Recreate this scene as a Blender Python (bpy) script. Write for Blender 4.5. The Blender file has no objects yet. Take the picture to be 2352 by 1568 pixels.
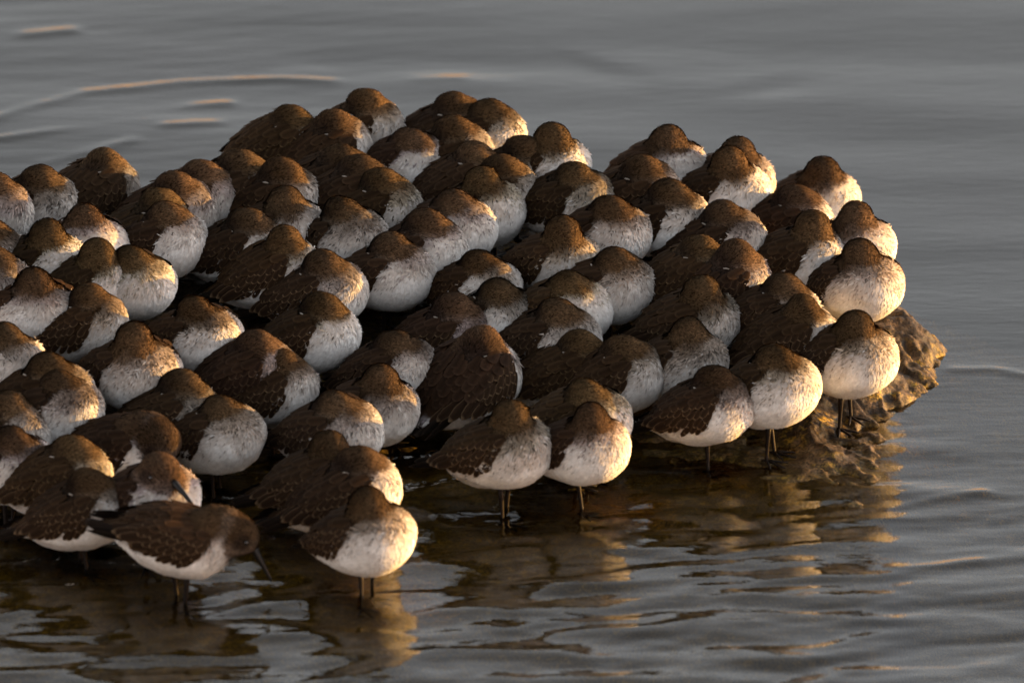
import bpy, math, random
import numpy as np
from mathutils import Matrix, Vector

sc = bpy.context.scene
COL = sc.collection
rad = math.radians

# ------------------------------------------------------------------ camera
ELEV = rad(20.0)          # looking down on the flock
DIST = 10.0
cam_d = bpy.data.cameras.new('camera')
cam = bpy.data.objects.new('camera', cam_d)
COL.objects.link(cam)
cam.location = (0, -DIST * math.cos(ELEV), DIST * math.sin(ELEV))
cam.rotation_euler = (rad(90) - ELEV, 0, 0)
cam_d.sensor_width = 36
cam_d.lens = 360
cam_d.clip_start = 0.5
cam_d.clip_end = 3000
cam_d.dof.use_dof = True
cam_d.dof.focus_distance = 9.84
cam_d.dof.aperture_fstop = 7.5
sc.camera = cam

# ------------------------------------------------------------------ light
SUN_EL, SUN_AZ = 5.5, 17.0     # low sun from the right, a little behind the flock (degrees from +X towards +Y)
W = bpy.data.worlds.new('World')
sc.world = W
W.use_nodes = True
nt = W.node_tree
nt.nodes.clear()
wo = nt.nodes.new('ShaderNodeOutputWorld')
bg = nt.nodes.new('ShaderNodeBackground')
sky = nt.nodes.new('ShaderNodeTexSky')
sky.sky_type = 'NISHITA'
sky.sun_disc = False
sky.sun_elevation = rad(SUN_EL)
sky.sun_rotation = rad(90 - SUN_AZ)
sky.dust_density = 2.0
hs = nt.nodes.new('ShaderNodeHueSaturation')       # thin grey cloud over the sky
hs.inputs['Saturation'].default_value = 0.12
nt.links.new(sky.outputs[0], hs.inputs['Color'])
# evening glow low over the horizon
geo = nt.nodes.new('ShaderNodeTexCoord')
sep = nt.nodes.new('ShaderNodeSeparateXYZ')
nt.links.new(geo.outputs['Generated'], sep.inputs[0])
cr = nt.nodes.new('ShaderNodeValToRGB')
cr.color_ramp.elements[0].position = 0.0
cr.color_ramp.elements[0].color = (2.2, 0.85, 0.25, 1)
cr.color_ramp.elements[1].position = 1.0
cr.color_ramp.elements[1].color = (1.1, 1.12, 1.16, 1)
for pos_, col_ in ((0.08, (2.5, 1.35, 0.62)), (0.16, (1.38, 1.38, 1.41)), (0.45, (1.42, 1.43, 1.47))):
    e = cr.color_ramp.elements.new(pos_); e.color = (*col_, 1)
nt.links.new(sep.outputs['Z'], cr.inputs[0])
mul = nt.nodes.new('ShaderNodeMix'); mul.data_type = 'RGBA'; mul.blend_type = 'MULTIPLY'
mul.inputs['Factor'].default_value = 1.0
nt.links.new(hs.outputs[0], mul.inputs['A'])
nt.links.new(cr.outputs[0], mul.inputs['B'])
nt.links.new(mul.outputs['Result'], bg.inputs['Color'])
bg.inputs['Strength'].default_value = 0.15
nt.links.new(bg.outputs[0], wo.inputs[0])

sl = bpy.data.lights.new('sun', 'SUN')
sun = bpy.data.objects.new('sun', sl)
COL.objects.link(sun)
sl.energy = 5.0
sl.angle = rad(0.6)
sl.color = (1.0, 0.53, 0.10)
sd = Vector((math.cos(rad(SUN_EL)) * math.cos(rad(SUN_AZ)), math.cos(rad(SUN_EL)) * math.sin(rad(SUN_AZ)), math.sin(rad(SUN_EL))))
sun.rotation_euler = (-sd).to_track_quat('-Z', 'Y').to_euler()
sun.location = sd * 5

sc.view_settings.view_transform = 'Standard'
sc.view_settings.look = 'None'
sc.view_settings.gamma = 1.0
sc.view_settings.use_curve_mapping = False
sc.view_settings.exposure = 1.38
sc.cycles.max_bounces = 6
sc.cycles.transparent_max_bounces = 12
sc.cycles.use_adaptive_sampling = True

# ------------------------------------------------------------------ helpers
def px_ray(px, py):
    """ray through a point of the 2352 x 1568 view, in metres"""
    f = 2352 * cam_d.lens / 36.0
    x, y = (px - 1176) / f, -(py - 784) / f
    ce, se = math.cos(ELEV), math.sin(ELEV)
    d = np.array([x, ce + y * se, -se + y * ce])
    return np.array(cam.location), d

def at_height(px, py, z):
    o, d = px_ray(px, py)
    t = (z - o[2]) / d[2]
    return o + t * d

_perm = np.random.RandomState(7).permutation(256)
_perm = np.concatenate([_perm, _perm, _perm])
_ga = np.random.RandomState(8).rand(256) * 2 * np.pi
def perlin(x, y, seed=0):
    x = np.asarray(x, float); y = np.asarray(y, float)
    xi = np.floor(x).astype(int); yi = np.floor(y).astype(int)
    xf = x - xi; yf = y - yi
    u = xf * xf * xf * (xf * (xf * 6 - 15) + 10); v = yf * yf * yf * (yf * (yf * 6 - 15) + 10)
    def g(ix, iy, dx, dy):
        h = _perm[(_perm[(ix + seed * 17) & 255] + iy) & 255]
        a = _ga[h]
        return np.cos(a) * dx + np.sin(a) * dy
    n00 = g(xi, yi, xf, yf); n10 = g(xi + 1, yi, xf - 1, yf)
    n01 = g(xi, yi + 1, xf, yf - 1); n11 = g(xi + 1, yi + 1, xf - 1, yf - 1)
    return 1.5 * ((n00 * (1 - u) + n10 * u) * (1 - v) + (n01 * (1 - u) + n11 * u) * v)

def noise3(P, f, seed):
    r = np.random.RandomState(seed)
    s = 0
    for k in range(5):
        d = r.randn(3); d /= np.linalg.norm(d)
        s = s + np.sin(P @ d * f * (0.7 + 0.3 * k) + r.rand() * 6.28)
    return s / 2.5

def mesh_from(name, V, F, mat=None, smooth=True, colors=None):
    """V (n,3) metres, F (m,k) int with k 3 or 4"""
    me = bpy.data.meshes.new(name)
    V = np.ascontiguousarray(V, np.float32); F = np.ascontiguousarray(F, np.int32)
    k = F.shape[1]
    me.vertices.add(len(V)); me.vertices.foreach_set('co', V.ravel())
    me.loops.add(F.size); me.loops.foreach_set('vertex_index', F.ravel())
    me.polygons.add(len(F))
    me.polygons.foreach_set('loop_start', np.arange(0, F.size, k, dtype=np.int32))
    me.polygons.foreach_set('loop_total', np.full(len(F), k, np.int32))
    me.polygons.foreach_set('use_smooth', np.full(len(F), smooth, bool))
    if colors is not None:
        a = me.color_attributes.new('Col', 'FLOAT_COLOR', 'POINT')
        c = np.ones((len(V), 4), np.float32); c[:, :3] = colors
        a.data.foreach_set('color', c.ravel())
    me.update(calc_edges=True)
    if mat: me.materials.append(mat)
    return me

def link(name, me, parent=None):
    o = bpy.data.objects.new(name, me)
    COL.objects.link(o)
    if parent is not None: o.parent = parent
    return o

# ------------------------------------------------------------------ materials
def new_mat(name):
    m = bpy.data.materials.new(name); m.use_nodes = True
    return m, m.node_tree, m.node_tree.nodes['Principled BSDF']

def feather_material(name, rough, fine):
    m, t, p = new_mat(name)
    a = t.nodes.new('ShaderNodeAttribute'); a.attribute_name = 'Col'
    tc = t.nodes.new('ShaderNodeTexCoord')
    n = t.nodes.new('ShaderNodeTexNoise'); n.inputs['Scale'].default_value = fine; n.inputs['Detail'].default_value = 3
    t.links.new(tc.outputs['Object'], n.inputs['Vector'])
    r = t.nodes.new('ShaderNodeMapRange'); r.inputs['To Min'].default_value = 0.72; r.inputs['To Max'].default_value = 1.28
    t.links.new(n.outputs[0], r.inputs[0])
    mx = t.nodes.new('ShaderNodeMix'); mx.data_type = 'RGBA'; mx.blend_type = 'MULTIPLY'; mx.inputs['Factor'].default_value = 1
    t.links.new(a.outputs['Color'], mx.inputs['A']); t.links.new(r.outputs[0], mx.inputs['B'])
    t.links.new(mx.outputs['Result'], p.inputs['Base Color'])
    p.inputs['Roughness'].default_value = rough
    p.inputs['Specular IOR Level'].default_value = 0.03
    return m
M_body = feather_material('body_plumage', 0.85, 260)
M_wing = feather_material('wing_plumage', 0.75, 300)

def simple(name, col, rough, spec=0.5):
    m, t, p = new_mat(name)
    tc = t.nodes.new('ShaderNodeTexCoord')
    n = t.nodes.new('ShaderNodeTexNoise'); n.inputs['Scale'].default_value = 400; n.inputs['Detail'].default_value = 3
    t.links.new(tc.outputs['Object'], n.inputs['Vector'])
    r = t.nodes.new('ShaderNodeValToRGB')
    r.color_ramp.elements[0].color = (*[c * 0.6 for c in col], 1); r.color_ramp.elements[1].color = (*[c * 1.4 for c in col], 1)
    t.links.new(n.outputs[0], r.inputs[0]); t.links.new(r.outputs[0], p.inputs['Base Color'])
    p.inputs['Roughness'].default_value = rough; p.inputs['Specular IOR Level'].default_value = spec
    return m
M_leg = simple('leg_skin', (0.010, 0.007, 0.006), 0.55, 0.15)
M_bill = simple('bill_horn', (0.007, 0.006, 0.006), 0.4, 0.3)
M_eye = simple('eye_dark', (0.006, 0.004, 0.003), 0.08, 0.8)
M_lid = simple('eyelid', (0.24, 0.21, 0.18), 0.5)

# ------------------------------------------------------------------ rock height field (cm)
def plane_cm(px, py):
    p = at_height(px, py, 0.0) * 100
    return p[0], p[1]
SHORE = [(-400, 1190), (300, 1150), (560, 1080), (900, 1000), (1100, 960), (1300, 985), (1480, 1000), (1680, 1005),
         (1800, 1035), (1860, 1065), (1925, 1075), (1935, 1050), (1990, 1000), (2000, 960), (2080, 920), (2150, 862), (2130, 815), (2095, 790),
         (2065, 770), (2050, 735), (2010, 680), (1850, 620), (1600, 590), (1300, 550), (1120, 515), (500, 515), (380, 570),
         (200, 640), (-400, 650)]
SH = np.array([plane_cm(*p) for p in SHORE])
FRONT_N = 19
def front_dist(X, Y):
    X = np.asarray(X, float); Y = np.asarray(Y, float)
    best = np.full(X.shape, 1e9)
    for i in range(FRONT_N - 1):
        ax, ay = SH[i]; bx, by = SH[i + 1]
        dx, dy = bx - ax, by - ay
        t = np.clip(((X - ax) * dx + (Y - ay) * dy) / (dx * dx + dy * dy), 0, 1)
        best = np.minimum(best, (X - ax - t * dx) ** 2 + (Y - ay - t * dy) ** 2)
    return np.sqrt(best)
def signed_dist(X, Y):
    X = np.asarray(X, float); Y = np.asarray(Y, float)
    best = np.full(X.shape, 1e9); inside = np.zeros(X.shape, bool)
    n = len(SH)
    for i in range(n):
        ax, ay = SH[i]; bx, by = SH[(i + 1) % n]
        dx, dy = bx - ax, by - ay
        t = np.clip(((X - ax) * dx + (Y - ay) * dy) / (dx * dx + dy * dy), 0, 1)
        d = (X - ax - t * dx) ** 2 + (Y - ay - t * dy) ** 2
        best = np.minimum(best, d)
        c = ((ay > Y) != (by > Y)) & (X < (bx - ax) * (Y - ay) / (by - ay + 1e-12) + ax)
        inside ^= c
    return np.sqrt(best) * np.where(inside, 1, -1)
def smooth01(a, b, x):
    t = np.clip((x - a) / (b - a), 0, 1); return t * t * (3 - 2 * t)
BUMPS = [(2085, 815, 1.8, 3.2), (2040, 780, 3.0, 4.5), (2115, 850, 0.9, 2.2), (1890, 1060, 1.5, 2.2),
         (2000, 900, 1.3, 3.5), (1930, 930, 1.2, 4.0), (1750, 1155, -1.1, 4.0), (1860, 1130, -0.5, 2.5)]
BUMPS = [(*plane_cm(a, b), h, r) for a, b, h, r in BUMPS]
def rock_h(X, Y, fine=False):
    X = np.asarray(X, float); Y = np.asarray(Y, float)
    wx = X + 1.1 * perlin(X / 6, Y / 6, 3); wy = Y + 1.1 * perlin(X / 6, Y / 6, 4)
    d = signed_dist(wx, wy)
    right = smooth01(22, 42, X)
    up = 11.0 * (1 - np.exp(-front_dist(wx, wy) / 34.0)) * smooth01(0, 5, d)
    shelf = 40 * (1 - right) + 16 * right
    tip = smooth01(34, 38, X)
    near = Y < 5
    shelf = np.where(near, shelf, 6)
    dd = np.maximum(-d, 0)
    down = -np.minimum(dd, shelf) * (0.045 + 0.05 * right + 0.6 * tip) - np.maximum(dd - shelf, 0) * 0.55
    H = np.where(d > 0, up, down)
    for bx, by, h, r in BUMPS:
        H = H + h * np.exp(-((X - bx) ** 2 + (Y - by) ** 2) / (r * r))
    H = H + 0.35 * perlin(X / 7, Y / 7, 1)
    rough = 0.7 + 1.1 * smooth01(26, 36, X)
    H = H + rough * 0.28 * (1 - 2 * np.abs(perlin(X / 3.4, Y / 3.4, 2)))
    if fine:
        H = H + rough * (0.05 * (1 - 2 * np.abs(perlin(X / 1.3, Y / 1.6, 5))) + 0.08 * perlin(X / 0.6, Y / 0.6, 6))
        ux = (X * 0.8 + Y * 0.5) / 2.3; k = np.floor(ux + 0.7 * perlin(X / 4, Y / 4, 41)); H = H + rough * 0.13 * np.sin(k * 2.4)
        H = H - rough * 0.45 * smooth01(0.25, 0.55, perlin(X / 2.2, Y / 3.3, 9))
    return np.maximum(H, -42.0)

def grid_mesh(xs, ys, fn, name, mat):
    X, Y = np.meshgrid(xs, ys)
    Z = fn(X, Y)
    V = np.stack([X.ravel(), Y.ravel(), Z.ravel()], 1) / 100.0
    nx, ny = len(xs), len(ys)
    i = (np.arange(ny - 1)[:, None] * nx + np.arange(nx - 1)[None, :]).ravel()
    F = np.stack([i, i + 1, i + nx + 1, i + nx], 1)
    return mesh_from(name, V, F, mat)

# rock material: wet brown stone with ochre and green algae
m, t, p = new_mat('wet_rock')
tc = t.nodes.new('ShaderNodeTexCoord')
def tex_noise(t, tc, scale, detail, out='Object'):
    n = t.nodes.new('ShaderNodeTexNoise'); n.inputs['Scale'].default_value = scale; n.inputs['Detail'].default_value = detail
    t.links.new(tc.outputs[out], n.inputs['Vector']); return n
n1 = tex_noise(t, tc, 45, 6)
r1 = t.nodes.new('ShaderNodeValToRGB')
cre = r1.color_ramp.elements
cre[0].position = 0.36; cre[0].color = (0.010, 0.006, 0.003, 1)
cre[1].position = 0.68; cre[1].color = (0.11, 0.075, 0.045, 1)
x = cre.new(0.5); x.color = (0.034, 0.021, 0.010, 1)
t.links.new(n1.outputs[0], r1.inputs[0])
n2 = tex_noise(t, tc, 110, 5)
r2 = t.nodes.new('ShaderNodeValToRGB'); r2.color_ramp.elements[0].position = 0.50; r2.color_ramp.elements[1].position = 0.66
t.links.new(n2.outputs[0], r2.inputs[0])
n3 = tex_noise(t, tc, 14, 3)
r3 = t.nodes.new('ShaderNodeValToRGB'); r3.color_ramp.elements[0].position = 0.45; r3.color_ramp.elements[1].position = 0.60
t.links.new(n3.outputs[0], r3.inputs[0])
mm = t.nodes.new('ShaderNodeMath'); mm.operation = 'MULTIPLY'
t.links.new(r2.outputs[0], mm.inputs[0]); t.links.new(r3.outputs[0], mm.inputs[1])
mx = t.nodes.new('ShaderNodeMix'); mx.data_type = 'RGBA'
gp = t.nodes.new('ShaderNodeSeparateXYZ'); t.links.new(tc.outputs['Object'], gp.inputs[0])
mr = t.nodes.new('ShaderNodeMapRange'); mr.inputs['From Min'].default_value = 0.004; mr.inputs['From Max'].default_value = -0.006
mr.inputs['To Min'].default_value = 0.0; mr.inputs['To Max'].default_value = 1.0; t.links.new(gp.outputs['Z'], mr.inputs[0])
m2 = t.nodes.new('ShaderNodeMath'); m2.operation = 'MULTIPLY'; t.links.new(mr.outputs[0], m2.inputs[0]); mq = t.nodes.new('ShaderNodeMath'); mq.operation = 'MULTIPLY_ADD'; mq.inputs[1].default_value = 0.65; mq.inputs[2].default_value = 0.35
t.links.new(r2.outputs[0], mq.inputs[0]); t.links.new(mq.outputs[0], m2.inputs[1])
m3 = t.nodes.new('ShaderNodeMath'); m3.operation = 'MAXIMUM'; t.links.new(mm.outputs[0], m3.inputs[0]); t.links.new(m2.outputs[0], m3.inputs[1])
t.links.new(m3.outputs[0], mx.inputs['Factor']); t.links.new(r1.outputs[0], mx.inputs['A'])
mx.inputs['B'].default_value = (0.26, 0.17, 0.018, 1)
n4 = tex_noise(t, tc, 420, 5)
r4 = t.nodes.new('ShaderNodeMapRange'); r4.inputs['From Min'].default_value = 0.38; r4.inputs['From Max'].default_value = 0.60
r4.inputs['To Min'].default_value = 0.25; r4.inputs['To Max'].default_value = 1.25
t.links.new(n4.outputs[0], r4.inputs[0])
mz = t.nodes.new('ShaderNodeMix'); mz.data_type = 'RGBA'; mz.blend_type = 'MULTIPLY'; mz.inputs['Factor'].default_value = 1
t.links.new(mx.outputs['Result'], mz.inputs['A']); t.links.new(r4.outputs[0], mz.inputs['B'])
t.links.new(mz.outputs['Result'], p.inputs['Base Color'])
p.inputs['Roughness'].default_value = 0.6
p.inputs['Specular IOR Level'].default_value = 0.28
b = t.nodes.new('ShaderNodeBump'); b.inputs['Strength'].default_value = 0.9; b.inputs['Distance'].default_value = 0.003
t.links.new(n2.outputs[0], b.inputs['Height']); t.links.new(b.outputs[0], p.inputs['Normal'])
M_rock = m

me = grid_mesh(np.concatenate([np.arange(-78, 15, 0.6), np.arange(15, 62, 0.22)]), np.concatenate([np.arange(-118, -60, 0.6), np.arange(-60, 12, 0.24), np.arange(12, 70, 0.7)]), lambda X, Y: rock_h(X, Y, True), 'rock', M_rock)
rock = link('rock', me)
rock['label'] = 'low wet brown rock with ochre algae rising out of the water under the flock'
rock['category'] = 'rock'

# seabed
m, t, p = new_mat('seabed_silt')
tc = t.nodes.new('ShaderNodeTexCoord'); n = tex_noise(t, tc, 3, 5)
r = t.nodes.new('ShaderNodeValToRGB'); r.color_ramp.elements[0].color = (0.035, 0.035, 0.034, 1); r.color_ramp.elements[1].color = (0.07, 0.07, 0.068, 1)
t.links.new(n.outputs[0], r.inputs[0]); t.links.new(r.outputs[0], p.inputs['Base Color']); p.inputs['Roughness'].default_value = 0.9
V = np.array([(-1500, -1500, -0.41), (1500, -1500, -0.41), (1500, 1500, -0.41), (-1500, 1500, -0.41)])
sb = link('seabed', mesh_from('seabed', V, np.array([[0, 1, 2, 3]]), m)); sb['kind'] = 'structure'

# ------------------------------------------------------------------ water
def arc_ridge(X, Y, pts, width, amp, keep=0.0):
    P = np.array([plane_cm(*q) for q in pts])
    best = np.full(X.shape, 1e9)
    for i in range(len(P) - 1):
        ax, ay = P[i]; dx, dy = P[i + 1] - P[i]
        tt = np.clip(((X - ax) * dx + (Y - ay) * dy) / (dx * dx + dy * dy), 0, 1)
        best = np.minimum(best, (X - ax - tt * dx) ** 2 + (Y - ay - tt * dy) ** 2)
    return amp * np.exp(-best / (2 * width * width)) * (keep + (1 - keep) * smooth01(-0.35, 0.35, perlin(X / 16 + width * 7, Y / 16, 31)))
def wave_h(X, Y):
    fade = smooth01(75, 60, np.abs(X)) * smooth01(-108, -95, Y) * smooth01(150, 120, Y)
    # long slow swell everywhere, its crests a little oblique
    u = X * 0.12 + Y
    h = 0.22 * perlin(X / 45 + 3, u / 17.0, 11)
    h = h + 0.045 * perlin(X / 22 + 5, (Y - 0.12 * X) / 6.5, 12)
    h = h + 0.030 * smooth01(15, 40, Y) * smooth01(20, -30, X) * perlin(X / 10, (Y - 0.2 * X) / 2.4, 17)
    # livelier ripples in front of the rock
    front = smooth01(5, -32, Y + 0.35 * X * (X > 0)) 
    wx = X + 3 * perlin(X / 12, Y / 7, 21)
    wy = Y + 1.2 * perlin(X / 14, Y / 6, 22)
    h = h + 1.55 * front * (1 - 0.5 * smooth01(20, 42, X)) * (0.21 * perlin(wx / 16, (wy - 0.10 * wx) / 5.0, 13) + 0.105 * perlin(wx / 7, (wy - 0.2 * wx) / 2.5, 14)
                     + 0.026 * perlin(wx / 2.8, (wy - 0.1 * wx) / 1.1, 15))
    h = h + (1 - front) * 0.004 * perlin(wx / 5, wy / 1.6, 16)
    # wakes and crests
    h = h + arc_ridge(X, Y, [(-150, 330), (0, 268), (200, 212), (420, 188), (640, 180), (760, 185)], 0.75, 0.19, 0.6) + arc_ridge(X, Y, [(960, 180), (1050, 179)], 0.8, 0.07, 0.9)
    h = h + arc_ridge(X, Y, [(320, 252), (520, 237)], 0.8, 0.20)
    h = h + arc_ridge(X, Y, [(380, 290), (500, 284)], 0.7, 0.17) + arc_ridge(X, Y, [(0, 318), (220, 292)], 0.7, 0.17) + arc_ridge(X, Y, [(110, 372), (200, 352), (300, 325)], 0.75, 0.19)
    h = h - arc_ridge(X, Y, [(720, 160), (1000, 150)], 3.6, 0.20) - arc_ridge(X, Y, [(1150, 155), (1450, 160), (1760, 185)], 3.6, 0.24)
    h = h + arc_ridge(X, Y, [(60, 80), (160, 72)], 0.9, 0.22)
    h = h + arc_ridge(X, Y, [(2040, 1165), (2150, 1145), (2260, 1132)], 0.55, 0.13)
    h = h + arc_ridge(X, Y, [(2060, 1305), (2160, 1300), (2250, 1291)], 0.5, 0.12)
    h = h + arc_ridge(X, Y, [(2190, 850), (2280, 848), (2360, 862)], 0.6, 0.13)
    h = h + arc_ridge(X, Y, [(2000, 965), (2100, 968), (2180, 950)], 0.6, 0.09)
    for fx, fy in [(770, 1355), (815, 1360), (1095, 1190), (1150, 1182), (1335, 1205), (1580, 1108), (380, 1335), (310, 1300), (125, 1292), (1990, 990), (1765, 1052), (575, 1060)]:
        cx, cy = plane_cm(fx, fy)
        rr = np.sqrt((X - cx) ** 2 + (Y - cy) ** 2)
        h = h + 0.055 * np.cos(rr * 2 * np.pi / 2.1) * np.exp(-rr / 2.6)
    return h * fade
xs = np.concatenate([[-150000, -20000, -3000, -600, -200], np.arange(-90, 90.1, 0.5), [200, 600, 3000, 20000, 150000]])
ys = np.concatenate([[-150000, -20000, -3000, -600, -200], np.arange(-112, 155, 0.5), [220, 600, 3000, 20000, 150000]])
m, t, p = new_mat('water')
t.nodes.remove(p)
out = t.nodes['Material Output']
fr = t.nodes.new('ShaderNodeFresnel'); fr.inputs['IOR'].default_value = 1.6
tr = t.nodes.new('ShaderNodeBsdfTransparent'); tr.inputs['Color'].default_value = (1.0, 0.90, 0.64, 1)
gl = t.nodes.new('ShaderNodeBsdfGlossy'); gl.inputs['Roughness'].default_value = 0.03
mxs = t.nodes.new('ShaderNodeMixShader')
tc = t.nodes.new('ShaderNodeTexCoord')
mp = t.nodes.new('ShaderNodeMapping'); mp.inputs['Scale'].default_value = (25, 90, 1); mp.inputs['Rotation'].default_value = (0, 0, 0.1)
t.links.new(tc.outputs['Object'], mp.inputs['Vector'])
n = t.nodes.new('ShaderNodeTexNoise'); n.inputs['Scale'].default_value = 1; n.inputs['Detail'].default_value = 3
t.links.new(mp.outputs[0], n.inputs['Vector'])
b = t.nodes.new('ShaderNodeBump'); b.inputs['Strength'].default_value = 0.35; b.inputs['Distance'].default_value = 0.0012
t.links.new(n.outputs[0], b.inputs['Height'])
t.links.new(b.outputs[0], fr.inputs['Normal']); t.links.new(b.outputs[0], gl.inputs['Normal'])
t.links.new(fr.outputs[0], mxs.inputs[0]); t.links.new(tr.outputs[0], mxs.inputs[1]); t.links.new(gl.outputs[0], mxs.inputs[2])
t.links.new(mxs.outputs[0], out.inputs['Surface'])
water = link('water', grid_mesh(xs, ys, wave_h, 'water', m)); water['kind'] = 'structure'

# ------------------------------------------------------------------ bird geometry (cm, bird faces +X)
def sdf_ell(P, c, r):
    q = P - np.array(c, np.float64); r = np.array(r, np.float64)
    k0 = np.sqrt(((q / r) ** 2).sum(-1)) + 1e-9
    k1 = np.sqrt(((q / (r * r)) ** 2).sum(-1)) + 1e-9
    return k0 * (k0 - 1.0) / k1
def smin(a, b, k):
    h = np.clip(0.5 + 0.5 * (b - a) / k, 0, 1)
    return b * (1 - h) + a * h - k * h * (1 - h)

def rot_pitch(P, a, piv):
    c, s = math.cos(a), math.sin(a)
    x = P[..., 0] - piv[0]; z = P[..., 2] - piv[2]
    Q = P.copy()
    Q[..., 0] = piv[0] + c * x + s * z
    Q[..., 2] = piv[2] - s * x + c * z
    return Q

PIV = (0.0, 0.0, 6.6)
def body_sdf(P, B):
    Q = rot_pitch(P, B['pitch'], PIV)
    f = B['fat']
    d = sdf_ell(Q, (0.8, 0, 6.4), (4.3 * f, 4.3 * f, 3.5 * f))
    d = smin(d, sdf_ell(Q, (-2.2, 0, 6.1), (3.6, 3.2, 2.8)), 1.6)
    d = smin(d, sdf_ell(Q, (-5.3, 0, 6.0), (2.6, 1.3, 0.9)), 1.2)
    for s in (-1, 1):
        d = smin(d, sdf_ell(Q, (-0.8, s * 2.75, 6.6), (4.0, 1.7, 2.1)), 0.9)
    return d
def head_sdf(P, B):
    hc, hr = B['head']
    d = sdf_ell(P, hc, hr)
    for c, r in B['neck']:
        d = smin(d, sdf_ell(P, c, r), 0.9)
    return d
def bird_sdf(P, B):
    d = smin(body_sdf(P, B), head_sdf(P, B), 0.7)
    return d + 0.06 * noise3(P, 1.6, B['seed'])

def gradient(fn, P, B, e=0.06):
    g = np.empty_like(P)
    for k in range(3):
        o = np.zeros(3); o[k] = e
        g[:, k] = fn(P + o, B) - fn(P - o, B)
    return g / (np.linalg.norm(g, axis=1, keepdims=True) + 1e-9)

def surface_nets(B, step):
    lo = np.array([-9.4, -5.4, 1.6]); hi = np.array([8.6, 5.4, 13.0])
    n = np.ceil((hi - lo) / step).astype(int) + 1
    ax = [lo[k] + step * np.arange(n[k]) for k in range(3)]
    G = np.stack(np.meshgrid(*ax, indexing='ij'), -1)
    D = bird_sdf(G.reshape(-1, 3), B).reshape(n)
    S = D < 0
    c = n - 1
    acc = np.zeros((*c, 3)); cnt = np.zeros(c)
    for axis in range(3):
        a, b2 = [k for k in range(3) if k != axis]
        for da in (0, 1):
            for db in (0, 1):
                s0 = [None] * 3; s1 = [None] * 3
                s0[axis] = slice(0, c[axis]); s1[axis] = slice(1, n[axis])
                s0[a] = s1[a] = slice(da, c[a] + da); s0[b2] = s1[b2] = slice(db, c[b2] + db)
                d0 = D[tuple(s0)]; d1 = D[tuple(s1)]
                mk = (d0 < 0) != (d1 < 0)
                tt = np.where(mk, d0 / (d0 - d1 + 1e-12), 0)
                off = np.zeros((*c, 3)); off[..., axis] = tt; off[..., a] = da; off[..., b2] = db
                acc += off * mk[..., None]; cnt += mk
    act = cnt > 0
    idx = -np.ones(c, int); idx[act] = np.arange(act.sum())
    I = np.argwhere(act)
    V = lo + step * (I + acc[act] / cnt[act][:, None])
    F = []
    for axis in range(3):
        a, b2 = (axis + 1) % 3, (axis + 2) % 3
        s0 = [slice(1, c[k]) for k in range(3)]; s1 = list(s0)
        s0[axis] = slice(0, c[axis]); s1[axis] = slice(1, n[axis])
        A = S[tuple(s0)]; Bq = S[tuple(s1)]
        for flip in (False, True):
            e = np.argwhere((A & ~Bq) if not flip else (~A & Bq))
            if len(e) == 0: continue
            off = np.ones(3, int); off[axis] = 0
            e = e + off
            def cell(oa, ob):
                q = e.copy(); q[:, a] -= oa; q[:, b2] -= ob
                return idx[q[:, 0], q[:, 1], q[:, 2]]
            quad = np.stack([cell(1, 1), cell(0, 1), cell(0, 0), cell(1, 0)], 1)
            if flip: quad = quad[:, ::-1]
            F.append(quad)
    F = np.concatenate(F)
    F = F[(F >= 0).all(1)]
    return V, F

C_BACK = np.array([0.026, 0.015, 0.0075]); C_HEAD = np.array([0.055, 0.034, 0.018]); C_WHITE = np.array([0.85, 0.835, 0.82])
C_BUFF = np.array([0.34, 0.27, 0.215]); C_DARK = np.array([0.060, 0.040, 0.028])
def lerp(a, b, t): return a + (b - a) * t[:, None]

def wing_low(x, B):
    """height of the lower wing edge above which the plumage is brown"""
    return np.interp(x, [-9, -6, -3, 0.8, 2.0, 3.0, 3.6], [6.0, 5.9, 5.9, 6.5, 7.3, 8.9, 10.6]) + B['wline']

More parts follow.
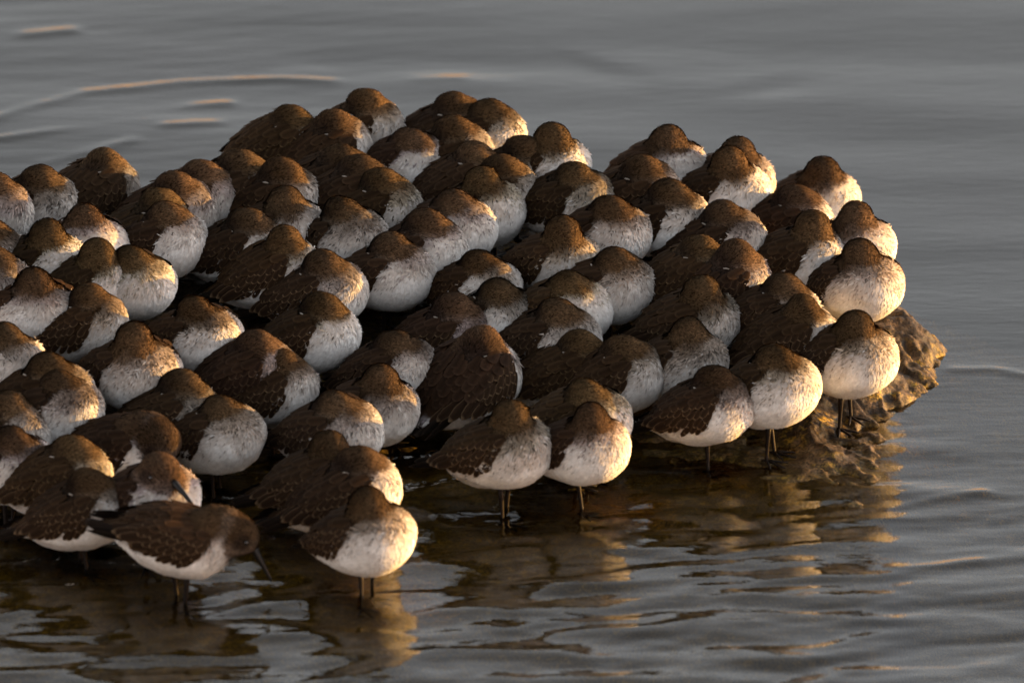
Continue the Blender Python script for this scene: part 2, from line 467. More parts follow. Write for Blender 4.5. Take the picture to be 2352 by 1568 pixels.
def plumage_color(P, B, rng=None, rough=True):
    Q = rot_pitch(P, B['pitch'], PIV)
    n = len(P)
    nz = 0.55 * noise3(P, 1.5, B['seed'] + 5) + 0.35 * noise3(P, 4.0, B['seed'] + 6)
    hc, hr = B['head']
    side = P[:, 1] * B['turn']          # > 0 : side the face is turned to
    # brown upper parts against white belly
    wl = wing_low(Q[:, 0], B)
    up = smooth01(-0.35, 0.35, Q[:, 2] + 0.35 * nz - wl)
    # breast: streaked buff band between belly and neck
    bz = B['bline']
    band = smooth01(bz - 0.6, bz + 0.8, Q[:, 2] + 0.7 * nz + 0.10 * np.abs(Q[:, 0] - 3))
    band2 = smooth01(bz + 0.6, bz + 2.6, Q[:, 2] + 0.6 * nz)
    c = np.tile(C_WHITE, (n, 1))
    c = lerp(c, np.tile(C_BUFF, (n, 1)), 0.58 * band)
    c = lerp(c, np.tile(C_HEAD * 1.3, (n, 1)), 0.75 * band2)
    if rng is not None:
        st = rng.rand(n) < 0.20 * band
        c[st] = c[st] * 0.5 + C_DARK * 0.5
        wh = (rng.rand(n) < 0.30 * band * (1 - band2))
        c[wh] = c[wh] * 0.5 + C_WHITE * 0.4
    # brown nape and upper back
    c = lerp(c, np.tile(C_BACK, (n, 1)), up * smooth01(4.0, 3.0, Q[:, 0]))
    # head
    dh = np.sqrt((((P - np.array(hc)) / np.array(hr)) ** 2).sum(1))
    k = smooth01(1.36, 1.16, dh + 0.10 * nz)
    face = smooth01(0.2, 1.0, side / hr[1]) * smooth01(hc[2] + 0.5, hc[2] - 1.3, P[:, 2])
    hcol = lerp(np.tile(C_HEAD, (n, 1)) * (0.85 + 0.6 * smooth01(-0.6, 2.2, P[:, 0] - hc[0]))[:, None], np.tile(C_BUFF * 0.75, (n, 1)), 0.6 * face)
    c = lerp(c, hcol, k)
    # neck fold brown
    for q, (nc, nr) in enumerate(B['neck']):
        dn = np.sqrt((((P - np.array(nc)) / np.array(nr)) ** 2).sum(1))
        kn = smooth01(1.35, 1.05, dn) * smooth01(nc[2] - 0.9, nc[2] + 0.6, P[:, 2] + 0.5 * nz)
        c = lerp(c, np.tile(C_HEAD * 0.9, (n, 1)), kn * B['neckbrown'])
    # dark lore by the eye
    for ex in B['eyes'][:1]:
        de = np.linalg.norm(P - (np.array(ex) + np.array([-0.35, 0, -0.1])), axis=1)
        c = lerp(c, np.tile(C_DARK * 0.35, (n, 1)), 0.9 * smooth01(1.25, 0.45, de))
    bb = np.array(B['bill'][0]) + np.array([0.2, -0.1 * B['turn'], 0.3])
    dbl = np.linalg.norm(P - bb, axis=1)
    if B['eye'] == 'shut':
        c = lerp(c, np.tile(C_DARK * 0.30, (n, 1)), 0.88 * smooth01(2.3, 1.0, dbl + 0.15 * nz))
    tone = 1 + 0.22 * noise3(P, 0.9, B['seed'] + 9) * (c.mean(1) < 0.2)
    c = c * tone[:, None] * np.where((c.mean(1) < 0.3)[:, None], B['tint'], 1.0)
    if rng is not None:
        br = c.mean(1) < 0.25
        c = c * np.where(br, 0.30 + 1.45 * rng.rand(n), 0.90 + 0.18 * rng.rand(n))[:, None]
    return np.clip(c, 0.004, 0.88)

def blades(P, N, D, L, Wd, lift, col):
    Bv = np.cross(N, D); Bv /= np.linalg.norm(Bv, axis=1, keepdims=True) + 1e-9
    L = L[:, None]; Wd = Wd[:, None]; lift = lift[:, None]
    root = P - 0.04 * N
    l = P + D * L * 0.45 + Bv * Wd * 0.5 + N * lift * 0.5
    r = P + D * L * 0.45 - Bv * Wd * 0.5 + N * lift * 0.5
    tip = P + D * L + N * lift
    n = len(P)
    V = np.stack([root, l, tip, r], 1).reshape(-1, 3)
    i = np.arange(n)[:, None] * 4
    F = i + np.array([[0, 3, 2, 1]])
    C = np.repeat(col, 4, 0)
    Cr = C.reshape(n, 4, 3)
    return V, F, Cr.reshape(-1, 3), np.repeat(N, 4, 0)

# -------- feathers of the wing: one generic vane, laid like shingles
def vane(kind, show=1.0):
    us = np.array([-1, -0.86, 0, 0.86, 1]); vs = np.array([0, 0.3, 0.6, 0.86, 1.0])
    wprof = {'covert': [0.55, 0.95, 1.0, 0.8, 0.3], 'scapular': [0.5, 0.9, 1.0, 0.8, 0.3],
             'tertial': [0.5, 0.85, 1.0, 0.7, 0.16], 'primary': [0.6, 0.9, 0.85, 0.5, 0.06]}[kind]
    V = []; C = []
    base = {'covert': (0.028, 0.016, 0.009), 'scapular': (0.030, 0.017, 0.009), 'tertial': (0.023, 0.013, 0.0075), 'primary': (0.011, 0.008, 0.006)}[kind]
    edge = {'covert': (0.086, 0.056, 0.032), 'scapular': (0.038, 0.023, 0.013), 'tertial': (0.080, 0.052, 0.030), 'primary': (0.020, 0.014, 0.011)}[kind]
    for j, v in enumerate(vs):
        for u in us:
            V.append((v, 0.5 * u * wprof[j], -0.10 * u * u * wprof[j] - 0.06 * v * v))
            ee = 1.0 if (abs(u) > 0.9 or j == 4) else 0.0
            if j == 0: ee *= 0.2
            sh = 0.55 if u == 0 else 1.0
            C.append([base[k] * sh * (1 - ee) + edge[k] * show * ee for k in range(3)])
    F = [(j * 5 + i, (j + 1) * 5 + i, (j + 1) * 5 + i + 1, j * 5 + i + 1) for j in range(4) for i in range(4)]
    return np.array(V), np.array(F), np.array(C)
VANES = {k: vane(k) for k in ('covert', 'scapular', 'tertial', 'primary')}
VANE_MESH = {k: mesh_from('feather', v[0], v[1][:, ::-1], M_wing, True, vane(k, 1.4)[2] * 1.15) for k, v in VANES.items()}

def axis_z(x): return np.interp(x, [-7, -3, 1, 4], [5.5, 6.0, 6.3, 6.5])
def wing_point(x, th, sgn, B):
    """surface point of the body at length x and angle th round its long axis"""
    x = np.asarray(x, float); th = np.asarray(th, float)
    dirn = np.stack([np.zeros_like(x), -sgn * np.cos(th), np.sin(th)], 1)
    o = np.stack([x, np.zeros_like(x), axis_z(x)], 1)
    B0 = dict(B); B0['pitch'] = 0.0
    lo = np.zeros_like(x); hi = np.full_like(x, 7.0)
    for _ in range(18):
        mid = (lo + hi) / 2
        ins = body_sdf(o + dirn * mid[:, None], B0) < 0
        lo = np.where(ins, mid, lo); hi = np.where(ins, hi, mid)
    return o + dirn * ((lo + hi) / 2)[:, None]

def feather_layout(B, sgn, rng):
    """rows of (kind, x, theta, length, width, lift, twist) for one folded wing; sgn +1 = bird's right"""
    R = []
    d = rad
    # primaries and tail-ward tips, lowest layer first
    for k in range(4):
        R.append(('primary', -4.8 - 0.3 * k, d(10 + 5 * k), 4.3 - 0.3 * k, 0.8, 0.02, 0.05))
    for k in range(5):
        R.append(('tertial', -1.9 - 0.75 * k, d(13 + 7 * k), 3.3, 1.05, 0.10, 0.10))
    # greater, median and lesser coverts
    for j, (th0, L, w, n, x0, x1) in enumerate([(1, 1.45, 0.62, 10, 1.5, -3.9), (9, 1.3, 0.66, 10, 1.9, -3.6), (18, 1.2, 0.72, 9, 2.2, -3.3), (27, 1.1, 0.76, 9, 2.5, -2.9)]):
        for k in range(n):
            x = x0 + (x1 - x0) * k / (n - 1)
            th = th0 + 9 * (k / (n - 1)) + (5 if k == 0 else 0)
            R.append(('covert', x, d(th), L, w, 0.16 + 0.03 * j, 0.55 - 0.4 * k / (n - 1)))
    # scapulars and mantle
    for j, th0 in enumerate([37, 50, 62, 74, 86]):
        for k in range(7):
            x = 2.3 - 1.02 * k - 0.45 * (j % 2)
            R.append(('scapular', x, d(th0 - 4 * (k / 6)), 1.9, 1.15, 0.22, 0.12))
    kinds = [r[0] for r in R]
    A = np.array([r[1:] for r in R], float)
    n = len(A)
    A[:, 0] += rng.randn(n) * 0.10; A[:, 1] += rng.randn(n) * 0.025
    A[:, 2] *= 1 + rng.randn(n) * 0.06
    P0 = wing_point(A[:, 0], A[:, 1], sgn, B)
    P1 = wing_point(A[:, 0] - 0.8, A[:, 1] - A[:, 5] * 0.35, sgn, B)
    D = P1 - P0; D /= np.linalg.norm(D, axis=1, keepdims=True)
    B0 = dict(B); B0['pitch'] = 0.0
    N = gradient(body_sdf, P0, B0)
    D = D + N * (0.06 + rng.randn(n) * 0.03)[:, None] ; D /= np.linalg.norm(D, axis=1, keepdims=True)
    # long feathers run straight back off the body
    for i, kd in enumerate(kinds):
        if kd == 'primary': D[i] = (-1, sgn * 0.16, -0.10 + 0.02 * i); D[i] /= np.linalg.norm(D[i])
        if kd == 'tertial': D[i] = D[i] * 0.6 + np.array([-0.4, sgn * 0.05, -0.10]); D[i] /= np.linalg.norm(D[i])
    N = N - D * (N * D).sum(1, keepdims=True); N /= np.linalg.norm(N, axis=1, keepdims=True)
    P0 = P0 + N * A[:, 4][:, None]
    # undo body pitch (features were laid on the level body)
    a = -B['pitch']
    P0 = rot_pitch(P0, a, PIV); 
    z0 = (0, 0, 0); D = rot_pitch(D, a, z0); N = rot_pitch(N, a, z0)
    Yv = np.cross(N, D)
    return kinds, P0, D, Yv, N, A[:, 2], A[:, 3]

def tube(path, radii, nseg=7):
    path = np.array(path, float); V = []; F = []
    for i, pnt in enumerate(path):
        tdir = path[min(i + 1, len(path) - 1)] - path[max(i - 1, 0)]
        tdir /= np.linalg.norm(tdir) + 1e-9
        up = np.array([0, 0, 1.0]) if abs(tdir[2]) < 0.9 else np.array([1.0, 0, 0])
        s = np.cross(tdir, up); s /= np.linalg.norm(s); w = np.cross(s, tdir)
        for k in range(nseg):
            an = 2 * math.pi * k / nseg
            V.append(pnt + radii[i] * (math.cos(an) * s + math.sin(an) * w))
    for i in range(len(path) - 1):
        for k in range(nseg):
            a = i * nseg + k; b2 = i * nseg + (k + 1) % nseg
            F.append((a, b2, b2 + nseg, a + nseg))
    V.append(path[0]); V.append(path[-1])
    for k in range(nseg):
        F.append((len(V) - 2, (k + 1) % nseg, k, k)); 
        q = (len(path) - 1) * nseg
        F.append((len(V) - 1, q + k, q + (k + 1) % nseg, q + (k + 1) % nseg))
    return np.array(V), [tuple(dict.fromkeys(f)) for f in F]

def poly_mesh(name, parts, mat, scale=0.01):
    V = []; F = []
    for v, f in parts:
        o = len(V); V += [tuple(q) for q in (v * scale)]; F += [tuple(i + o for i in ff) for ff in f]
    me = bpy.data.meshes.new(name); me.from_pydata(V, [], F)
    me.polygons.foreach_set('use_smooth', [True] * len(me.polygons)); me.materials.append(mat); me.update()
    return me

def leg_mesh(lean):
    parts = [tube([(-0.25 + lean, 0, 4.2), (-0.12 + lean * .6, 0, 3.0), (-0.05 + lean * .25, 0, 1.6), (0, 0, 0.35), (0.02, 0, 0.12)], [0.36, 0.26, 0.20, 0.18, 0.22])]
    for an, L in ((0, 2.4), (38, 2.1), (-38, 2.1), (180, 0.7)):
        c, s = math.cos(rad(an)), math.sin(rad(an))
        parts.append(tube([(0, 0, 0.2), (c * L * .35, s * L * .35, 0.16), (c * L * .7, s * L * .7, 0.10), (c * L, s * L, 0.04)], [0.18, 0.14, 0.12, 0.05], 6))
    return poly_mesh('leg', parts, M_leg)
LEGS = [leg_mesh(0.0), leg_mesh(0.5), leg_mesh(-0.5)]

def bill_mesh(length, drop):
    pts = []; rr = []
    for i in range(8):
        u = i / 7
        pts.append((u * length, 0, -drop * u * u * length)); rr.append(0.30 * (1 - u) ** 0.8 + 0.10)
    return poly_mesh('bill', [tube(pts, rr, 9)], M_bill)
BILL_SHORT = bill_mesh(1.9, 0.05)
BILL_LONG = bill_mesh(3.9, 0.06)

def ball(rx, ry, rz, mat, name):
    V = []; F = []; n = 10; mrows = 6
    for j in range(mrows + 1):
        ph = math.pi * j / mrows
        for k in range(n):
            V.append((rx * math.sin(ph) * math.cos(2 * math.pi * k / n), ry * math.sin(ph) * math.sin(2 * math.pi * k / n), rz * math.cos(ph)))
    for j in range(mrows):
        for k in range(n):
            F.append((j * n + k, (j + 1) * n + k, (j + 1) * n + (k + 1) % n, j * n + (k + 1) % n))
    return poly_mesh(name, [(np.array(V), F)], mat)
EYE_SHUT = ball(0.36, 0.12, 0.085, M_lid, 'eye')
EYE_OPEN = ball(0.21, 0.14, 0.21, M_eye, 'eye')

# ------------------------------------------------------------------ one bird
def make_bird(i, px, py, yaw, typ, label, legs=(1, 1), single=False, **kw):
    rng = np.random.RandomState(1000 + i)
    B = dict(seed=50 + i * 11, pitch=rad(15 + rng.uniform(-4, 4)), fat=1.0 + rng.uniform(-0.04, 0.05), wline=rng.uniform(-0.3, 0.4),
             bline=rng.uniform(5.2, 6.9), tint=np.array([1, 1, 1]) * rng.uniform(0.85, 1.15) * np.array([1.0, rng.uniform(.95, 1.03), rng.uniform(.88, 1.08)]),
             neckbrown=0.8, turn=-1, eyes=[], bill=None, eye='shut')
    j = lambda s: rng.uniform(-s, s)
    if typ == 'A':       # head laid over the near shoulder, shut eye in view
        hc = np.array([1.0 + j(.3), -0.45 + j(.3), 9.45 + j(.25)]); hr = (2.15 + j(.12), 1.85, 1.88 + j(.08))
        B['head'] = (hc, hr)
        B['neck'] = [((2.6 + j(.2), -0.1, 8.3 + j(.2)), (1.6, 1.95, 1.8))]
        B['neckbrown'] = 0.55
        B['eyes'] = [tuple(hc + np.array([-1.15, -1.62, -0.55]))]
        B['bill'] = (hc + np.array([-1.75, -0.75, -0.75]), (-1, -0.15, -0.42), 'short')
    elif typ == 'B':     # head laid over the far shoulder, streaked nape in view
        hc = np.array([1.2 + j(.3), -0.25 + j(.3), 9.75 + j(.25)]); hr = (1.95 + j(.1), 1.9, 2.1)
        B['head'] = (hc, hr)
        B['neck'] = [((2.0 + j(.2), -0.9 + j(.3), 8.4), (1.6, 1.8, 2.0)), ((0.4, -1.6, 7.9), (1.9, 1.5, 1.1))]
        B['neckbrown'] = 0.9
        B['turn'] = 1
        B['eyes'] = [tuple(hc + np.array([-1.0, 1.6, -0.45]))]
        B['bill'] = (hc + np.array([-1.5, 0.75, -0.8]), (-1, 0.15, -0.42), 'short')
    elif typ == 'D':     # head sunk forward
        hc = np.array([4.3, -0.9, 8.1]); hr = (2.2, 2.0, 2.0)
        B['head'] = (hc, hr); B['neck'] = [((2.6, -0.2, 8.6), (2.9, 2.5, 2.1))]
        B['pitch'] = rad(4); B['eyes'] = [tuple(hc + np.array([0.3, -1.8, -0.6]))]; B['eye'] = 'open'
        B['bill'] = (hc + np.array([1.6, -0.8, -0.9]), (0.35, -0.25, -1), 'short')
    elif typ == 'E':     # awake, looking out
        hc = np.array([2.2, -0.6, 9.9]); hr = (2.2, 1.95, 2.0)
        B['head'] = (hc, hr); B['neck'] = [((1.9, -0.2, 8.2), (2.5, 2.5, 2.3))]
        B['neckbrown'] = 0.6
        B['eyes'] = [tuple(hc + np.array([0.55, -1.72, 0.15])), tuple(hc + np.array([0.55, 1.72, 0.15]))]; B['eye'] = 'open'
        B['bill'] = (hc + np.array([1.95, -0.3, -0.2]), (1, -0.1, -0.5), 'long')
    elif typ == 'F':     # leaning forward, bill down to the water
        hc = np.array([5.4, -0.3, 7.0]); hr = (2.0, 1.85, 1.85)
        B['head'] = (hc, hr); B['neck'] = [((3.4, -0.1, 7.6), (2.9, 2.4, 2.3))]
        B['pitch'] = rad(-15); B['fat'] = 0.93
        B['eyes'] = [tuple(hc + np.array([0.75, -1.55, 0.05])), tuple(hc + np.array([0.75, 1.55, 0.05]))]; B['eye'] = 'open'
        B['bill'] = (hc + np.array([1.25, -0.1, -0.9]), (0.62, -0.1, -1), 'long')
    B.update(kw)
    scale = kw.get('scale', rng.uniform(0.91, 0.98))
    hc, hr = B['head']; hc = np.array(hc)
    # stand it so that its head comes where the photograph has it
    rz = -rad(yaw)
    R2 = np.array([[math.cos(rz), -math.sin(rz)], [math.sin(rz), math.cos(rz)]])
    off = R2 @ hc[:2] * scale
    g = np.array([0.0, 0.0]); h = 2.0; stand = 0.7 if (py > 700 and any(w_ in label for w_ in ('leg', 'black bill'))) else 0.0
    up_px = hr[2] * 23.3 * scale
    for _ in range(30):
        q = at_height(px, py + up_px, (h + hc[2] * scale) / 100) * 100
        g = 0.5 * g + 0.5 * (q[:2] - off)
        h = 0.5 * h + 0.5 * (float(rock_h(g[0], g[1])) + stand)
    h -= 0.1
    root = bpy.data.objects.new('shorebird', None); COL.objects.link(root)
    root.empty_display_size = 0.02
    root.location = (g[0] / 100, g[1] / 100, h / 100); root.rotation_euler = (0, 0, rz); root.scale = (scale,) * 3
    root['label'] = label; root['category'] = 'bird'
    if typ in 'AB': root['group'] = 'shorebirds asleep on the rock'
    near = py > 520
    # body: one continuous surface
    V, F = surface_nets(B, 0.34 if near else 0.40)
    N = gradient(bird_sdf, V, B)
    V = V - N * bird_sdf(V, B)[:, None] * 0.8
    Cb = plumage_color(V, B, None)
    link('body', mesh_from('body', V / 100, F, M_body, True, Cb), root)
    # loose contour feathers
    tri = np.concatenate([F[:, :3], F[:, [0, 2, 3]]])
    a, b2, c = V[tri[:, 0]], V[tri[:, 1]], V[tri[:, 2]]
    area = 0.5 * np.linalg.norm(np.cross(b2 - a, c - a), axis=1)
    cen = (a + b2 + c) / 3
    dh = np.linalg.norm((cen - hc) / np.array(hr), axis=1)
    w = area * np.where(dh < 1.3, 2.4, 1.0)
    Qc = rot_pitch(cen, B['pitch'], PIV)
    w = w * np.where((Qc[:, 2] > wing_low(Qc[:, 0], B) + 0.5) & (Qc[:, 0] < 1.5) & (dh > 1.35), 0.25, 1)
    w = w * np.where(cen[:, 2] < 2.9, 0.5, 1)
    nb = 9500 if near else 6000
    pick = rng.choice(len(tri), nb, p=w / w.sum())
    u = rng.rand(nb, 1); v = rng.rand(nb, 1); fl = (u + v) > 1; u = np.where(fl, 1 - u, u); v = np.where(fl, 1 - v, v)
    P = a[pick] + u * (b2 - a)[pick] + v * (c - a)[pick]
    Nn = gradient(bird_sdf, P, B)
    face = hc + np.array(B['bill'][1]) / np.linalg.norm(B['bill'][1]) * hr[0] * 0.9
    away = P - face; dist = np.linalg.norm(away, axis=1, keepdims=True); away = away / (dist + 1e-6)
    back = np.tile([-0.9, 0.0, -0.45], (nb, 1)); back[:, 2] = np.where(P[:, 0] > 1.5, -1.0, -0.35)
    hd = smooth01(2.0, 1.15, np.linalg.norm((P - hc) / np.array(hr), axis=1))[:, None]
    D = away * hd + back * (1 - hd) + rng.randn(nb, 3) * 0.22
    D = D - Nn * (D * Nn).sum(1, keepdims=True); D /= np.linalg.norm(D, axis=1, keepdims=True) + 1e-9
    hd1 = hd[:, 0]
    L = (0.60 - 0.18 * hd1) * rng.uniform(0.7, 1.25, nb); Wd = (0.19 - 0.06 * hd1) * rng.uniform(0.8, 1.2, nb)
    lift = (0.065 + 0.01 * hd1) * rng.uniform(0.3, 1.5, nb)
    # ruffled tufts where the turned neck parts the plumage
    dd_ = np.linalg.norm((P - hc) / np.array(hr), axis=1)
    ruf = (dd_ > 1.15) & (dd_ < 2.0) & (P[:, 2] < hc[2] - 0.4) & (P[:, 0] > 0.2) & (rng.rand(nb) < 0.22)
    L = np.where(ruf, L * rng.uniform(1.1, 1.8, nb), L); lift = np.where(ruf, lift + rng.uniform(0.0, 0.20, nb), lift)
    D = np.where(ruf[:, None], D + rng.randn(nb, 3) * 0.35, D); D = D - Nn * (D * Nn).sum(1, keepdims=True); D /= np.linalg.norm(D, axis=1, keepdims=True) + 1e-9
    colr = plumage_color(P, B, rng)
    bv, bf, bc, bn = blades(P, Nn, D, L, Wd, lift, colr)
    me = mesh_from('plumage', bv / 100, bf, M_body, True, bc)
    bn = bn + rng.randn(len(bn), 3) * 0.05; bn /= np.linalg.norm(bn, axis=1, keepdims=True)
    me.normals_split_custom_set_from_vertices(bn.astype(np.float32))
    o = link('plumage', me, root); o['kind'] = 'stuff'
    # wings
    for sgn in (1, -1):
        kinds, P0, D0, Y0, N0, Ls, Ws = feather_layout(B, sgn, rng)
        # feathers that would run into the head are left out
        keep = head_sdf(P0, B) > 0.25
        VV = []; FF = []; CC = []; o0 = 0
        loose = []
        for q, kd in enumerate(kinds):
            if not keep[q]: continue
            if single and sgn == 1 and kd != 'scapular': loose.append(q); continue
            vv, ff, cc = VANES[kd]
            pts = P0[q] + vv[:, :1] * Ls[q] * D0[q] + vv[:, 1:2] * Ws[q] * Y0[q] + vv[:, 2:3] * Ws[q] * N0[q]
            VV.append(pts); FF.append(ff[:, ::-1] + o0); o0 += len(vv)
            CC.append(cc * B['tint'] * rng.uniform(0.75, 1.25))
        wing = link('wing', mesh_from('wing', np.concatenate(VV) / 100, np.concatenate(FF), M_wing, True, np.concatenate(CC)), root)
        for q in loose:
            Mx = Matrix(((*(D0[q] * Ls[q]), 0), (*(Y0[q] * Ws[q]), 0), (*(N0[q] * Ws[q]), 0), (0, 0, 0, 1))).transposed()
            Mx = Matrix.Scale(0.01, 4) @ (Matrix.Translation(P0[q]) @ Mx)
            f = link('feather', VANE_MESH[kinds[q]], wing)
            f.matrix_local = Mx
    # tail
    VV = []; FF = []; CC = []; o0 = 0
    for k in range(6):
        s = (k - 2.5) / 2.5
        vv, ff, cc = VANES['primary']
        D1 = np.array([-1, 0.10 * s, -0.06]); D1 /= np.linalg.norm(D1); N1 = np.array([-0.06, 0.2 * s, 1.0]); N1 /= np.linalg.norm(N1); Y1 = np.cross(N1, D1)
        p0 = np.array([-6.0, 0.45 * s, 6.35 - 0.10 * abs(s)])
        pts = p0 + vv[:, :1] * (3.4 - 0.5 * abs(s)) * D1 + vv[:, 1:2] * 0.9 * Y1 + vv[:, 2:3] * 0.9 * N1
        VV.append(rot_pitch(pts, -B['pitch'], PIV)); FF.append(ff[:, ::-1] + o0); o0 += len(vv); CC.append(cc * (1 if abs(s) < 0.5 else 3.0))
    link('tail', mesh_from('tail', np.concatenate(VV) / 100, np.concatenate(FF), M_wing, True, np.concatenate(CC)), root)
    # bill and eye
    bp, bd, bl = B['bill']
    bo = link('bill', BILL_LONG if bl == 'long' else BILL_SHORT, root)
    bo.location = Vector(np.array(bp) / 100)
    bo.rotation_mode = 'QUATERNION'; bo.rotation_quaternion = Vector(bd).to_track_quat('X', 'Z')
    for ex in B['eyes']:
        E = np.array([ex], float)
        for _ in range(4):
            g3 = gradient(bird_sdf, E, B); E = E - g3 * (bird_sdf(E, B)[:, None] - 0.05)
        eo = link('eye', EYE_SHUT if B['eye'] == 'shut' else EYE_OPEN, root)
        eo.location = Vector(E[0] / 100)
        nrm = gradient(bird_sdf, E, B)[0]
        eo.rotation_mode = 'QUATERNION'; eo.rotation_quaternion = Vector(-nrm if nrm[1] < 0 else nrm).to_track_quat('Y', 'Z')
    # legs
    for k, on in enumerate(legs):
        if not on: continue
        lo = link('leg', LEGS[(i + k) % 3], root)
        fx = [0.5, -0.3][k] + rng.uniform(-.5, .5) if sum(legs) > 1 else 0.2
        fy = [-1.25, 1.25][k] if sum(legs) > 1 else -0.2
        wp = R2 @ np.array([fx, fy]) * scale + g
        lo.location = (fx / 100, fy / 100, (float(rock_h(wp[0], wp[1], True)) - h + 0.02) / 100 / scale)
        lo.rotation_euler = (0, 0, rng.uniform(-0.4, 0.4))
    return root

